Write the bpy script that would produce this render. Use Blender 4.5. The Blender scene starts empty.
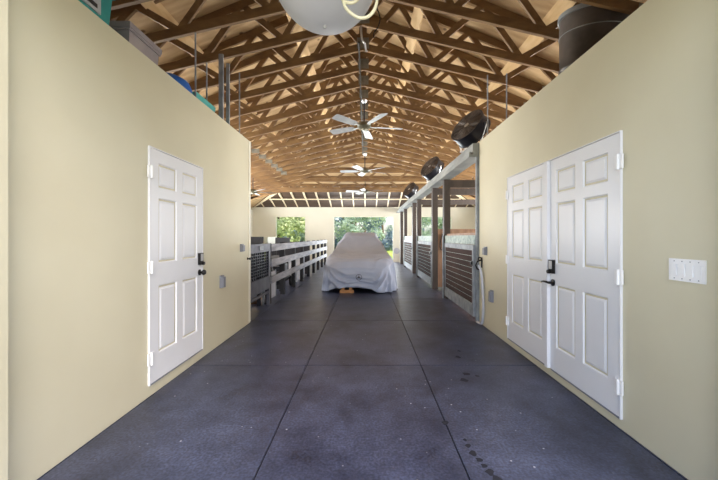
import bpy, bmesh, math, random
from mathutils import Vector, Matrix, noise

random.seed(7)
scene = bpy.context.scene
COL = scene.collection
EYE = 1.37            # camera height
XL, XR = -1.86, 1.82  # aisle wall faces
YN, YE = 1.58, 5.14   # near / far end of the aisle walls
YB = 17.4             # back wall face
XO0, XO1 = -6.16, 6.06
XC = -0.05            # ridge line
WT = 2.9              # wall top

# ------------------------------------------------------------------ materials
MATS = {}
def new_mat(name):
    m = bpy.data.materials.new(name); m.use_nodes = True
    nt = m.node_tree; nt.nodes.clear()
    out = nt.nodes.new('ShaderNodeOutputMaterial')
    b = nt.nodes.new('ShaderNodeBsdfPrincipled')
    nt.links.new(b.outputs[0], out.inputs[0])
    return m, nt, b
def srgb(c):
    return tuple(((x/255)/12.92 if x/255 <= .04045 else ((x/255+.055)/1.055)**2.4) for x in c)
def mat(name, c1, c2=None, scale=(6, 6, 6), rough=.6, metal=0, bump=0, detail=4, contrast=(.35, .65), coat=0):
    """noise-mixed two tone surface, colours given as sRGB 0-255"""
    m, nt, b = new_mat(name)
    b.inputs['Roughness'].default_value = rough
    b.inputs['Metallic'].default_value = metal
    if c2 is None: c2 = tuple(min(255, x*1.06) for x in c1)
    tc = nt.nodes.new('ShaderNodeTexCoord')
    mp = nt.nodes.new('ShaderNodeMapping'); mp.inputs['Scale'].default_value = scale
    nz = nt.nodes.new('ShaderNodeTexNoise'); nz.inputs['Scale'].default_value = 1; nz.inputs['Detail'].default_value = detail
    rp = nt.nodes.new('ShaderNodeValToRGB')
    rp.color_ramp.elements[0].position = contrast[0]; rp.color_ramp.elements[1].position = contrast[1]
    rp.color_ramp.elements[0].color = (*srgb(c1), 1); rp.color_ramp.elements[1].color = (*srgb(c2), 1)
    L = nt.links.new
    L(tc.outputs['Object'], mp.inputs['Vector']); L(mp.outputs[0], nz.inputs['Vector'])
    L(nz.outputs['Fac'], rp.inputs[0]); L(rp.outputs[0], b.inputs['Base Color'])
    if bump:
        bp = nt.nodes.new('ShaderNodeBump'); bp.inputs['Strength'].default_value = bump; bp.inputs['Distance'].default_value = .02
        L(nz.outputs['Fac'], bp.inputs['Height']); L(bp.outputs[0], b.inputs['Normal'])
    MATS[name] = m
    return m

mat('wall_paint', (200, 193, 168), (206, 200, 176), (1.1, 1.1, 1.1), .55, bump=.05)
mat('back_wall_paint', (216, 213, 198), (221, 218, 204), (1.1, 1.1, 1.1), .6)
mat('door_white', (222, 223, 228), (226, 227, 232), (2, 2, 2), .35)
mat('white_plastic', (226, 226, 228), None, (3, 3, 3), .35)
mat('grey_plastic', (120, 122, 132), (128, 130, 140), (5, 5, 5), .4)
mat('black_metal', (28, 27, 28), (36, 34, 34), (8, 8, 8), .35, .6)
mat('satin_steel', (190, 190, 192), None, (8, 8, 8), .3, .9)
mat('truss_wood', (100, 72, 44), (134, 103, 64), (3.0, 26, 9), .62, bump=.05, contrast=(.3, .7))
mat('web_wood', (102, 75, 47), (136, 106, 70), (7, 26, 7), .62, contrast=(.3, .7))
mat('pale_wood', (196, 162, 112), (216, 186, 140), (14, 3, 14), .6, contrast=(.3, .7))
mat('rafter_pale', (206, 190, 160), (224, 210, 184), (14, 3, 14), .6)
mat('plate_metal', (120, 122, 118), (150, 150, 142), (12, 12, 12), .45, .7)
mat('galvanised', (112, 118, 126), (152, 158, 164), (7, 7, 7), .6, .2, contrast=(.3, .7))
mat('galvanised_pale', (120, 136, 132), (166, 180, 174), (16, 16, 16), .6, .1, contrast=(.35, .62), detail=8)
mat('beam_grey', (128, 132, 132), (158, 162, 162), (4, 2, 4), .5, .35)
mat('post_brown', (58, 50, 48), (72, 62, 58), (9, 9, 3), .6)
mat('slat_brown', (50, 34, 32), (68, 47, 43), (10, 2, 16), .95)
mat('plank_brown', (132, 100, 80), (156, 122, 98), (12, 12, 2.5), .6)
mat('fence_grey', (116, 116, 126), (158, 158, 166), (9, 2.2, 14), .7, contrast=(.3, .7), bump=.08)
mat('gate_grey', (68, 68, 80), (88, 88, 98), (5, 5, 5), .5, .2)
mat('dark_panel', (27, 26, 31), (36, 35, 41), (6, 6, 6), .85)
mat('black_rubber', (24, 24, 27), (34, 34, 38), (8, 8, 8), .6)
mat('drum_black', (60, 54, 52), (104, 97, 92), (3.2, 3.2, 2.2), .45, contrast=(.38, .7))
mat('tote_grey', (142, 134, 138), (158, 150, 154), (4, 4, 4), .35)
mat('teal', (38, 132, 132), (48, 150, 148), (5, 5, 5), .4)
mat('teal_pale', (70, 160, 158), (92, 178, 174), (5, 5, 5), .4)
mat('blue', (40, 100, 188), (48, 112, 200), (5, 5, 5), .4)
mat('fan_brown', (66, 54, 46), (84, 70, 58), (14, 14, 14), .5, .3)
mat('fan_dark', (34, 34, 40), (48, 48, 56), (8, 8, 8), .35, .4)
mat('fan_bronze', (92, 88, 72), (108, 104, 86), (8, 8, 8), .4, .5)
mat('blade_grey', (132, 133, 134), (148, 149, 150), (8, 8, 8), .4)
mat('cable_cream', (214, 208, 178), None, (5, 5, 5), .45)
mat('bowl_white', (196, 197, 202), (206, 207, 212), (2, 2, 2), .55)
mat('cover_grey', (152, 160, 182), (158, 166, 188), (3, 3, 3), .5)
mat('emblem_dark', (40, 41, 46), None, (5, 5, 5), .4)
mat('ramp_orange', (168, 116, 70), (186, 134, 86), (12, 12, 12), .7)
mat('rope_dark', (46, 34, 30), None, (12, 12, 12), .8)
mat('box_pale', (196, 200, 188), (206, 210, 198), (4, 4, 4), .5)
mat('panel_pale', (176, 178, 188), (192, 194, 202), (4, 4, 4), .45, .2)
mat('bin_blue', (70, 88, 118), (84, 102, 132), (4, 4, 4), .5)
mat('pan_brown', (120, 92, 66), (136, 106, 78), (6, 6, 6), .6)
mat('lime', (176, 196, 60), (190, 208, 76), (6, 6, 6), .5)
mat('bark', (92, 76, 60), (116, 98, 80), (6, 6, 2), .9)
mat('grass', (126, 148, 60), (168, 182, 84), (.6, .6, .6), .9, contrast=(.3, .7))
mat('concrete', (120, 118, 114), (132, 130, 124), (.8, .8, .8), .8)

def leaf_mat(name, c1, c2):
    m, nt, b = new_mat(name)
    b.inputs['Roughness'].default_value = .55
    tc = nt.nodes.new('ShaderNodeTexCoord')
    nz = nt.nodes.new('ShaderNodeTexNoise'); nz.inputs['Scale'].default_value = 1.3; nz.inputs['Detail'].default_value = 5
    rp = nt.nodes.new('ShaderNodeValToRGB')
    rp.color_ramp.elements[0].position = .35; rp.color_ramp.elements[1].position = .65
    rp.color_ramp.elements[0].color = (*srgb(c1), 1); rp.color_ramp.elements[1].color = (*srgb(c2), 1)
    tr = nt.nodes.new('ShaderNodeBsdfTranslucent'); mx = nt.nodes.new('ShaderNodeMixShader'); mx.inputs[0].default_value = .35
    out = [n for n in nt.nodes if n.type == 'OUTPUT_MATERIAL'][0]
    L = nt.links.new
    L(tc.outputs['Object'], nz.inputs['Vector']); L(nz.outputs['Fac'], rp.inputs[0])
    L(rp.outputs[0], b.inputs['Base Color']); L(rp.outputs[0], tr.inputs['Color'])
    L(b.outputs[0], mx.inputs[1]); L(tr.outputs[0], mx.inputs[2]); L(mx.outputs[0], out.inputs[0])
    MATS[name] = m
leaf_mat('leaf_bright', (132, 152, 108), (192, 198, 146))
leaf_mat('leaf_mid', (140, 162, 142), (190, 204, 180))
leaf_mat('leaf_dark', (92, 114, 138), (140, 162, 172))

def plywood():
    m, nt, b = new_mat('roof_plywood')
    b.inputs['Roughness'].default_value = .65
    L = nt.links.new
    tc = nt.nodes.new('ShaderNodeTexCoord')
    mp = nt.nodes.new('ShaderNodeMapping'); mp.inputs['Scale'].default_value = (1.2, 9, 1.2)
    n1 = nt.nodes.new('ShaderNodeTexNoise'); n1.inputs['Scale'].default_value = 1; n1.inputs['Detail'].default_value = 6
    r1 = nt.nodes.new('ShaderNodeValToRGB')
    r1.color_ramp.elements[0].position = .3; r1.color_ramp.elements[1].position = .7
    r1.color_ramp.elements[0].color = (*srgb((166, 136, 96)), 1); r1.color_ramp.elements[1].color = (*srgb((206, 178, 138)), 1)
    vo = nt.nodes.new('ShaderNodeTexVoronoi'); vo.inputs['Scale'].default_value = 3.2     # knots
    r2 = nt.nodes.new('ShaderNodeValToRGB')
    r2.color_ramp.elements[0].position = .07; r2.color_ramp.elements[1].position = .14
    r2.color_ramp.elements[0].color = (.16, .08, .035, 1); r2.color_ramp.elements[1].color = (1, 1, 1, 1)
    mx = nt.nodes.new('ShaderNodeMix'); mx.data_type = 'RGBA'; mx.blend_type = 'MULTIPLY'; mx.inputs[0].default_value = .8
    L(tc.outputs['Object'], mp.inputs['Vector']); L(mp.outputs[0], n1.inputs['Vector']); L(n1.outputs['Fac'], r1.inputs[0])
    L(tc.outputs['Object'], vo.inputs['Vector']); L(vo.outputs['Distance'], r2.inputs[0])
    L(r1.outputs[0], mx.inputs[6]); L(r2.outputs[0], mx.inputs[7]); L(mx.outputs[2], b.inputs['Base Color'])
    MATS['roof_plywood'] = m
plywood()

def floor_mat():
    m, nt, b = new_mat('rubber_floor')
    L = nt.links.new
    tc = nt.nodes.new('ShaderNodeTexCoord')
    # broad mottling
    n1 = nt.nodes.new('ShaderNodeTexNoise'); n1.inputs['Scale'].default_value = 1.6; n1.inputs['Detail'].default_value = 12; n1.inputs['Roughness'].default_value = .72
    r1 = nt.nodes.new('ShaderNodeValToRGB')
    r1.color_ramp.elements[0].position = .34; r1.color_ramp.elements[1].position = .68
    r1.color_ramp.elements[0].color = (*srgb((34, 38, 56)), 1); r1.color_ramp.elements[1].color = (*srgb((78, 84, 109)), 1)
    # fine grit
    n2 = nt.nodes.new('ShaderNodeTexNoise'); n2.inputs['Scale'].default_value = 60; n2.inputs['Detail'].default_value = 3
    r2 = nt.nodes.new('ShaderNodeValToRGB')
    r2.color_ramp.elements[0].position = .35; r2.color_ramp.elements[1].position = .75
    r2.color_ramp.elements[0].color = (.6, .6, .6, 1); r2.color_ramp.elements[1].color = (1.45, 1.45, 1.45, 1)
    mx = nt.nodes.new('ShaderNodeMix'); mx.data_type = 'RGBA'; mx.blend_type = 'MULTIPLY'; mx.inputs[0].default_value = 1
    # pale crumbs of dust
    vo = nt.nodes.new('ShaderNodeTexVoronoi'); vo.inputs['Scale'].default_value = 9
    r3 = nt.nodes.new('ShaderNodeValToRGB')
    r3.color_ramp.elements[0].position = .035; r3.color_ramp.elements[1].position = .075
    r3.color_ramp.elements[0].color = (1, 1, 1, 1); r3.color_ramp.elements[1].color = (0, 0, 0, 1)
    n3 = nt.nodes.new('ShaderNodeTexNoise'); n3.inputs['Scale'].default_value = 1.7; n3.inputs['Detail'].default_value = 2
    r4 = nt.nodes.new('ShaderNodeValToRGB')
    r4.color_ramp.elements[0].position = .34; r4.color_ramp.elements[1].position = .5
    mu = nt.nodes.new('ShaderNodeMath'); mu.operation = 'MULTIPLY'
    mx2 = nt.nodes.new('ShaderNodeMix'); mx2.data_type = 'RGBA'
    mx2.inputs[7].default_value = (.42, .42, .46, 1)
    # dark damp blotches
    n5 = nt.nodes.new('ShaderNodeTexNoise'); n5.inputs['Scale'].default_value = 2.3; n5.inputs['Detail'].default_value = 5
    r5 = nt.nodes.new('ShaderNodeValToRGB')
    r5.color_ramp.elements[0].position = .3; r5.color_ramp.elements[1].position = .42
    r5.color_ramp.elements[0].color = (.45, .45, .47, 1); r5.color_ramp.elements[1].color = (1, 1, 1, 1)
    mx3 = nt.nodes.new('ShaderNodeMix'); mx3.data_type = 'RGBA'; mx3.blend_type = 'MULTIPLY'; mx3.inputs[0].default_value = .8
    o = tc.outputs['Object']
    for n in (n1, n2, vo, n3, n5): L(o, n.inputs['Vector'])
    L(n1.outputs['Fac'], r1.inputs[0]); L(n2.outputs['Fac'], r2.inputs[0])
    L(r1.outputs[0], mx.inputs[6]); L(r2.outputs[0], mx.inputs[7])
    L(vo.outputs['Distance'], r3.inputs[0]); L(n3.outputs['Fac'], r4.inputs[0])
    L(r3.outputs[0], mu.inputs[0]); L(r4.outputs[0], mu.inputs[1])
    L(n5.outputs['Fac'], r5.inputs[0])
    L(mx.outputs[2], mx3.inputs[6]); L(r5.outputs[0], mx3.inputs[7])
    L(mx3.outputs[2], mx2.inputs[6]); L(mu.outputs[0], mx2.inputs[0]); L(mx2.outputs[2], b.inputs['Base Color'])
    b.inputs['Roughness'].default_value = .36
    bp = nt.nodes.new('ShaderNodeBump'); bp.inputs['Strength'].default_value = .12; bp.inputs['Distance'].default_value = .003
    L(n2.outputs['Fac'], bp.inputs['Height']); L(bp.outputs[0], b.inputs['Normal'])
    MATS['rubber_floor'] = m
floor_mat()
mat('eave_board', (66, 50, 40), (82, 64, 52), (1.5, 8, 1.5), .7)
mat('joint_dark', (30, 30, 36), None, (4, 4, 4), .8)
mat('damp', (27, 29, 40), (33, 35, 46), (8, 8, 8), .6)

def emit_mat(name, col, s):
    m, nt, b = new_mat(name)
    b.inputs['Base Color'].default_value = (*col, 1)
    b.inputs['Emission Color'].default_value = (*col, 1); b.inputs['Emission Strength'].default_value = s
    MATS[name] = m

# ------------------------------------------------------------------ mesh helpers
def box(bm, x0, x1, y0, y1, z0, z1):
    vs = [bm.verts.new(p) for p in ((x0,y0,z0),(x1,y0,z0),(x1,y1,z0),(x0,y1,z0),(x0,y0,z1),(x1,y0,z1),(x1,y1,z1),(x0,y1,z1))]
    return [bm.faces.new([vs[i] for i in f]) for f in ((3,2,1,0),(4,5,6,7),(0,1,5,4),(1,2,6,5),(2,3,7,6),(3,0,4,7))]
def frame_axes(d, up):
    d = d.normalized(); s = d.cross(up)
    if s.length < 1e-5: s = d.cross(Vector((1, 0, 0)))
    s.normalize(); u = s.cross(d).normalized()
    return s, u
def bar(bm, p, q, ws, wu, up=(0, 0, 1)):
    """square-section bar from p to q; ws across, wu along the up side"""
    p, q = Vector(p), Vector(q); s, u = frame_axes(q-p, Vector(up))
    s *= ws/2; u *= wu/2
    a = [bm.verts.new(p+e) for e in (-s-u, s-u, s+u, -s+u)]
    b = [bm.verts.new(q+e) for e in (-s-u, s-u, s+u, -s+u)]
    bm.faces.new(a[::-1]); bm.faces.new(b)
    for i in range(4): bm.faces.new((a[i], a[(i+1) % 4], b[(i+1) % 4], b[i]))
def tube(bm, pts, r, n=10, closed=False):
    pts = [Vector(p) for p in pts]; rings = []; up = Vector((0.13, 0.07, 1))
    for i, p in enumerate(pts):
        if closed: d = pts[(i+1) % len(pts)]-pts[i-1]
        else: d = pts[min(i+1, len(pts)-1)]-pts[max(i-1, 0)]
        s, u = frame_axes(d, up)
        rr = r[i] if isinstance(r, (list, tuple)) else r
        rings.append([bm.verts.new(p+(s*math.cos(k*2*math.pi/n)+u*math.sin(k*2*math.pi/n))*rr) for k in range(n)])
    m = len(rings)
    for i in range(m if closed else m-1):
        a, b = rings[i], rings[(i+1) % m]
        for k in range(n): bm.faces.new((a[k], a[(k+1) % n], b[(k+1) % n], b[k]))
    if not closed: bm.faces.new(rings[0][::-1]); bm.faces.new(rings[-1])
def lathe(bm, prof, n=32, M=Matrix()):
    """profile [(r,z)...] turned about Z then moved by M"""
    rings = []
    for r, z in prof:
        if r < 1e-6: rings.append([bm.verts.new(M @ Vector((0, 0, z)))])
        else: rings.append([bm.verts.new(M @ Vector((r*math.cos(k*2*math.pi/n), r*math.sin(k*2*math.pi/n), z))) for k in range(n)])
    for a, b in zip(rings, rings[1:]):
        for k in range(n):
            k2 = (k+1) % n
            if len(a) == 1 and len(b) == 1: continue
            if len(a) == 1: bm.faces.new((a[0], b[k2], b[k]))
            elif len(b) == 1: bm.faces.new((a[k], a[k2], b[0]))
            else: bm.faces.new((a[k], a[k2], b[k2], b[k]))
def prism(bm, poly, axis, a, b):
    """poly of 2D points extruded along axis 'x','y' or 'z' from a to b"""
    def P(p, t): return {'x': (t, p[0], p[1]), 'y': (p[0], t, p[1]), 'z': (p[0], p[1], t)}[axis]
    A = [bm.verts.new(P(p, a)) for p in poly]; B = [bm.verts.new(P(p, b)) for p in poly]
    n = len(poly); bm.faces.new(A); bm.faces.new(B[::-1])
    for i in range(n): bm.faces.new((A[i], B[i], B[(i+1) % n], A[(i+1) % n]))
def bevel(bm, w, seg=2, ang=30):
    es = [e for e in bm.edges if len(e.link_faces) == 2 and e.calc_face_angle(0) > math.radians(ang)]
    bmesh.ops.bevel(bm, geom=es, offset=w, segments=seg, affect='EDGES', profile=.5, clamp_overlap=True)
def smooth_by_angle(bm, ang=40):
    bmesh.ops.recalc_face_normals(bm, faces=bm.faces)
    for f in bm.faces: f.smooth = True
    for e in bm.edges:
        if len(e.link_faces) == 2 and e.calc_face_angle(0) > math.radians(ang): e.smooth = False
def obj(name, bm, m, parent=None, ang=40, recalc=True):
    if recalc: smooth_by_angle(bm, ang)
    me = bpy.data.meshes.new(name); bm.to_mesh(me); bm.free()
    me.materials.append(MATS[m])
    o = bpy.data.objects.new(name, me); COL.objects.link(o)
    if parent: o.parent = parent
    return o
def B(): return bmesh.new()
def boxobj(name, m, parent, *args, bev=0):
    bm = B(); box(bm, *args)
    if bev: bevel(bm, bev)
    return obj(name, bm, m, parent)
def tag(o, label, cat, group=None, kind=None):
    o['label'] = label; o['category'] = cat
    if group: o['group'] = group
    if kind: o['kind'] = kind
    return o
def empty(name, loc=(0, 0, 0), rz=0):
    o = bpy.data.objects.new(name, None); COL.objects.link(o); o.empty_display_size = .1
    o.location = loc; o.rotation_euler = (0, 0, rz); return o
def thing(name, label, cat, loc=(0, 0, 0), rz=0, group=None, kind=None):
    return tag(empty(name, loc, rz), label, cat, group, kind)
def structure(o, label=None):
    o['kind'] = 'structure'
    if label: o['label'] = label
    return o
def copy_tree(o, parent=None):
    c = o.copy(); COL.objects.link(c)
    if parent: c.parent = parent
    for ch in list(o.children): copy_tree(ch, c)
    return c
def wall_with_holes(bm, x0, x1, z0, z1, y0, y1, holes):
    """wall in the XZ plane with rectangular openings"""
    xs = sorted({x0, x1, *[h[0] for h in holes], *[h[1] for h in holes]})
    zs = sorted({z0, z1, *[h[2] for h in holes], *[h[3] for h in holes]})
    for a, b in zip(xs, xs[1:]):
        for c, d in zip(zs, zs[1:]):
            mx, mz = (a+b)/2, (c+d)/2
            if any(h[0] < mx < h[1] and h[2] < mz < h[3] for h in holes): continue
            box(bm, a, b, y0, y1, c, d)

# ------------------------------------------------------------------ room shell
# floor with sunk joints between the mats
bm = B()
xs = [XO0, -5.5, -4.29, -3.07, -1.854, -.634, .586, 1.806, 3.03, 4.25, 5.47, XO1]
ys = [1.3, 1.59] + [3.42+1.83*k for k in range(8)] + [YB+.2]
g = .005
for xa, xb in zip(xs, xs[1:]):
    for ya, yb in zip(ys, ys[1:]):
        f = box(bm, xa+g, xb-g, ya+g, yb-g, -.03, 0)
fl = structure(obj('floor', bm, 'rubber_floor'), 'dark grey rubber mat floor with straight joints and pale dust')
bm = B(); box(bm, XO0, XO1, 1.3, YB+.2, -.08, -.012)
structure(obj('floor_base', bm, 'joint_dark'), 'dark joint lines between the floor mats')

for name, xa, xb, lab in (('wall_left', XL-.14, XL, 'smooth beige wall on the left side of the aisle with one white door'),
                          ('wall_right', XR, XR+.14, 'smooth beige wall on the right side of the aisle with double white doors')):
    bm = B(); box(bm, xa, xb, YN-.06, YE, 0, WT)
    structure(obj(name, bm, 'wall_paint'), lab)
for name, xa, xb, sx in (('wall_left_end', XO0, XL-.14, -1), ('wall_right_end', XR+.14, XO1, 1)):
    bm = B(); box(bm, xa, xb, YE-.14, YE, 0, WT)
    structure(obj(name, bm, 'wall_paint'))
for name, xa, xb in (('ceiling_left_loft', XO0, XL-.14), ('ceiling_right_loft', XR+.14, XO1)):
    bm = B(); box(bm, xa, xb, YN, YE-.14, WT-.12, WT)
    structure(obj(name, bm, 'pale_wood'))

# front wall around the entrance, gable above
def zr(x): return 2.99 + .417*(6.11-abs(x-XC))        # roof underside line
bm = B()
box(bm, XO0, -1.767, 1.3, YN, 0, WT); box(bm, 1.76, XO1, 1.3, YN, 0, WT)
prism(bm, [(XO0, WT), (XO1, WT), (XO1, 2.99), (XC, zr(XC)), (XO0, 2.99)], 'y', 1.3, YN-.06)
structure(obj('wall_front', bm, 'wall_paint'), 'beige jamb of the front entrance at the left edge')

# back wall with window openings and the doorway
WIN = [(-4.95, -3.26, .95, 2.51), (2.97, 4.70, .95, 2.51)]
DOOR = (-1.79, 1.52, 0, 2.51)
bm = B(); wall_with_holes(bm, XO0-.2, XO1+.2, 0, 2.99, YB, YB+.2, WIN+[DOOR])
structure(obj('wall_back', bm, 'back_wall_paint'), 'pale beige back wall with openings to the garden')
for i, (a, b, c, d) in enumerate(WIN):
    w = structure(empty('window_%d' % (i+1), ((a+b)/2, YB, c)), ['unglazed window opening left of the doorway', 'unglazed window opening behind the right stalls'][i])
    bm = B(); t = .05; A = (b-a)/2; Hh = d-c
    box(bm, -A, -A+t, -.015, .2, 0, Hh); box(bm, A-t, A, -.015, .2, 0, Hh); box(bm, -A+t, A-t, -.015, .2, Hh-t, Hh); box(bm, -A+t, A-t, -.03, .2, 0, t)
    obj('window_frame', bm, 'back_wall_paint', w)
w = structure(empty('door_4', ((DOOR[0]+DOOR[1])/2, YB, 0)), 'wide open doorway to the garden')
bm = B(); A = (DOOR[1]-DOOR[0])/2; t = .05
box(bm, -A, -A+t, -.015, .2, 0, 2.51); box(bm, A-t, A, -.015, .2, 0, 2.51); box(bm, -A+t, A-t, -.015, .2, 2.51-t, 2.51)
obj('door_frame', bm, 'back_wall_paint', w)

# long side walls, with unseen window openings and eave gaps added for light
ADDED_SIDEWIN = [(6.0, 8.2), (9.4, 11.6), (12.8, 15.0)]
for nm, x0, x1 in (('wall_left_outer', XO0-.2, XO0), ('wall_right_outer', XO1, XO1+.2)):
    bm = B()
    y = 1.3
    for a, b in ADDED_SIDEWIN:
        box(bm, x0, x1, y, a, 0, 2.84); box(bm, x0, x1, a, b, 0, 1.1); box(bm, x0, x1, a, b, 2.5, 2.84); y = b
    box(bm, x0, x1, y, YB+.2, 0, 2.84)
    structure(obj(nm, bm, 'back_wall_paint'))

# roof sheathing: two slopes and a hip at the far end
RZ = zr(XC); HY = YB-6.11
bm = B()
def slab(pts, th=.03):
    A = [bm.verts.new(p) for p in pts]; Bv = [bm.verts.new((p[0], p[1], p[2]+th)) for p in pts]
    n = len(pts); bm.faces.new(A); bm.faces.new(Bv[::-1])
    for i in range(n): bm.faces.new((A[i], Bv[i], Bv[(i+1) % n], A[(i+1) % n]))
ov = .5; ze = 2.99-.417*ov
slab([(XO0-ov, .9, ze), (XC, .9, RZ), (XC, HY, RZ), (XO0-ov, YB+ov, ze)])
slab([(XO1+ov, .9, ze), (XO1+ov, YB+ov, ze), (XC, HY, RZ), (XC, .9, RZ)])
yc = 15.25; kx = YB+.0-yc; zc = 2.99+.417*kx
slab([(XC-6.11+kx, yc, zc), (XC, HY, RZ), (XC+6.11-kx, yc, zc)])
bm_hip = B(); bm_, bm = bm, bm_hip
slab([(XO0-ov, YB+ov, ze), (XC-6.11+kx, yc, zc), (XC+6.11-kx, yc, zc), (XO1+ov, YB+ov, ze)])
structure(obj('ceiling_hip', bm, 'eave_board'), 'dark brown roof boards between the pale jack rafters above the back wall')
bm = bm_
structure(obj('ceiling', bm, 'roof_plywood'), 'plywood roof deck above the open timber trusses')

# ------------------------------------------------------------------ roof trusses
TH = .042
def Hb(x, fl=None):   # underside of the bottom chord
    z = 4.44-.238*abs(x)
    return z if fl is None else min(z, fl)
def in_plane_bar(p, q, dep, name, m, parent, th=TH, yo=0):
    bm = B(); bar(bm, (p[0], yo, p[1]), (q[0], yo, q[1]), th, dep, up=(0, 0, 1) if abs(q[0]-p[0]) > 1e-3 else (1, 0, 0))
    return obj(name, bm, m, parent)
def make_truss():
    t = empty('roof_truss')
    hw = 6.08
    zt = lambda x: RZ-.417*abs(x)
    cd = .115; td = .115
    for s in (-1, 1):
        in_plane_bar((0, 4.44+cd/2+.0), (s*hw, 4.44-.238*hw+cd/2), cd, 'bottom_chord', 'truss_wood', t)
        in_plane_bar((0, RZ-td/2-.012), (s*(hw+.1), zt(hw+.1)-td/2-.012), td, 'top_chord', 'truss_wood', t)
    bm = B(); bar(bm, (0, 0, 4.46), (0, 0, RZ-.1), TH-.004, .12, up=(1, 0, 0)); obj('king_post', bm, 'web_wood', t)
    bn = [0, 1.15, 2.3, 3.4, 4.5]; tn = [.6, 1.75, 2.85, 3.95, 5.0]
    for s in (-1, 1):
        for i in range(5):
            b0 = (s*bn[i], Hb(bn[i])+cd*.6); t0 = (s*tn[i], zt(tn[i])-td*.6)
            in_plane_bar(b0, t0, .085, 'web', 'web_wood', t, TH-.006)
            if i < 4:
                b1 = (s*bn[i+1], Hb(bn[i+1])+cd*.6)
                in_plane_bar(t0, b1, .085, 'web', 'web_wood', t, TH-.009)
        bm = B(); x = s*3.05
        for yy in (-TH/2-.002, TH/2+.002): box(bm, x-.11, x+.11, yy-.002, yy+.002, Hb(3.05)+.01, Hb(3.05)+.13)
        obj('gusset_plate', bm, 'plate_metal', t)
    bm = B()
    for yy in (-TH/2-.002, TH/2+.002): box(bm, -.10, .10, yy-.002, yy+.002, 4.46, 4.64)
    obj('gusset_plate', bm, 'plate_metal', t)
    return t
YT = [4.65+.62*k for k in range(-4, 18)]
proto = make_truss()
ORD = ['first', 'second', 'third', 'fourth', 'fifth', 'sixth', 'seventh', 'eighth', 'ninth', 'tenth', 'eleventh', 'twelfth', 'thirteenth', 'fourteenth', 'fifteenth', 'sixteenth', 'seventeenth', 'eighteenth', 'nineteenth', 'twentieth', 'twenty-first', 'twenty-second']
for i, y in enumerate(YT):
    if y < 12.3:
        t = proto if i == 0 else copy_tree(proto)
        t.location = (XC, y, 0)
        tag(t, 'brown timber roof truss with sloping chords, %s counted back from the entrance' % ORD[i], 'roof truss', 'timber roof trusses', 'structure')
    else:      # hip trusses: flat tops stepping down, flattened bottoms
        top = 2.99+.417*(YB-y)-.03
        top = min(top, RZ-.02)
        flat = max(top-.62, 3.50)
        t = empty('hip_truss', (XC, y, 0))
        tag(t, 'timber hip truss with a flat middle chord, %s truss counted back from the entrance' % ORD[i], 'roof truss', 'timber hip trusses', 'structure')
        xk = (RZ-top)/.417; xf = (4.44-flat)/.238 if flat < 4.44 else 0
        hw = 6.08
        in_plane_bar((-xk, top-.06), (xk, top-.06), .12, 'top_chord', 'truss_wood', t)
        in_plane_bar((-xf, flat+.06), (xf, flat+.06), .12, 'bottom_chord', 'truss_wood', t)
        for s in (-1, 1):
            in_plane_bar((s*xk, top-.06), (s*6.15, RZ-.417*6.15-.07), .12, 'top_chord', 'truss_wood', t, TH-.002)
            in_plane_bar((s*xf, flat+.06), (s*hw, 4.44-.238*hw+.06), .12, 'bottom_chord', 'truss_wood', t, TH-.002)
            # webs
            k = 0; x = 0
            lim = min(xk, 5.2)
            n = max(2, round(lim/.75))
            for k in range(n):
                xa, xb = lim*k/n, lim*(k+1)/n
                za = lambda x: max(min(flat, 4.44-.238*x), 0)+.06
                p, q = ((s*xa, top-.06), (s*xb, za(xb))) if k % 2 else ((s*xa, za(xa)), (s*xb, top-.06))
                in_plane_bar(p, q, .085, 'web', 'web_wood', t, TH-.008)
            if 5.3-xk > .5:
                zc = RZ-.417*5.0-.08
                in_plane_bar((s*xk, top-.06), (s*(xk+5.0)/2, 4.44-.238*(xk+5.0)/2+.06), .085, 'web', 'web_wood', t, TH-.009)

# jack rafters of the hip end, running back to the wall
YG = YT[-1]+.03
n = 0
def jack_z(y): return 2.99+.333*(YB-y)
for k in range(-9, 10):
    x = XC+k*.61
    lim = 6.05-abs(k*.61)
    y0 = max(YG, YB-lim+.05)
    bm = B(); bar(bm, (x, y0, jack_z(y0)+.07), (x, YB-.005, jack_z(YB)+.07), .06, .13)
    bm2 = obj('jack_rafter', bm, 'rafter_pale')
    side = 'on the centre line' if k == 0 else '%s %s of the centre' % (ORD[abs(k)-1], 'left' if k < 0 else 'right')
    tag(bm2, 'pale sloping jack rafter above the back wall, %s' % side, 'rafter', 'jack rafters of the hip end', 'structure')
bm = B(); box(bm, XC-4.9, XC+4.9, 16.36, 16.44, jack_z(16.4)-.045, jack_z(16.4))
tag(obj('purlin', bm, 'rafter_pale'), 'pale horizontal purlin nailed across the jack rafters', 'purlin', kind='structure')
for s in (-1, 1):
    bm = B(); bar(bm, (XC+s*3.75, YG, 3.79), (XC+s*6.0, YB-.05, 3.06), .06, .15)
    tag(obj('hip_rafter', bm, 'rafter_pale'), 'pale hip rafter running down to the %s corner of the back wall' % ('left' if s < 0 else 'right'), 'rafter', kind='structure')

# boards tying the trusses together
def brace(x, z, ang, w=.19, y0=1.7, y1=12.2):
    bm = B()
    c, s = math.cos(ang)*w/2, math.sin(ang)*w/2
    bar(bm, (x, y0, z), (x, y1, z), w, .03, up=(-math.sin(ang), 0, math.cos(ang)))
    return obj('truss_brace', bm, 'pale_wood')
for x, zz, a, lab in ((-1.08, 4.78, .9, 'left of the ridge'), (.85, 4.8, -.9, 'right of the ridge'), (-2.65, 4.30, .8, 'over the left loft'), (2.55, 4.30, -.8, 'over the right loft')):
    tag(brace(XC+x, zz, a), 'pale flat board tying the trusses together, %s' % lab, 'brace', 'boards tying the trusses', 'structure')
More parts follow.
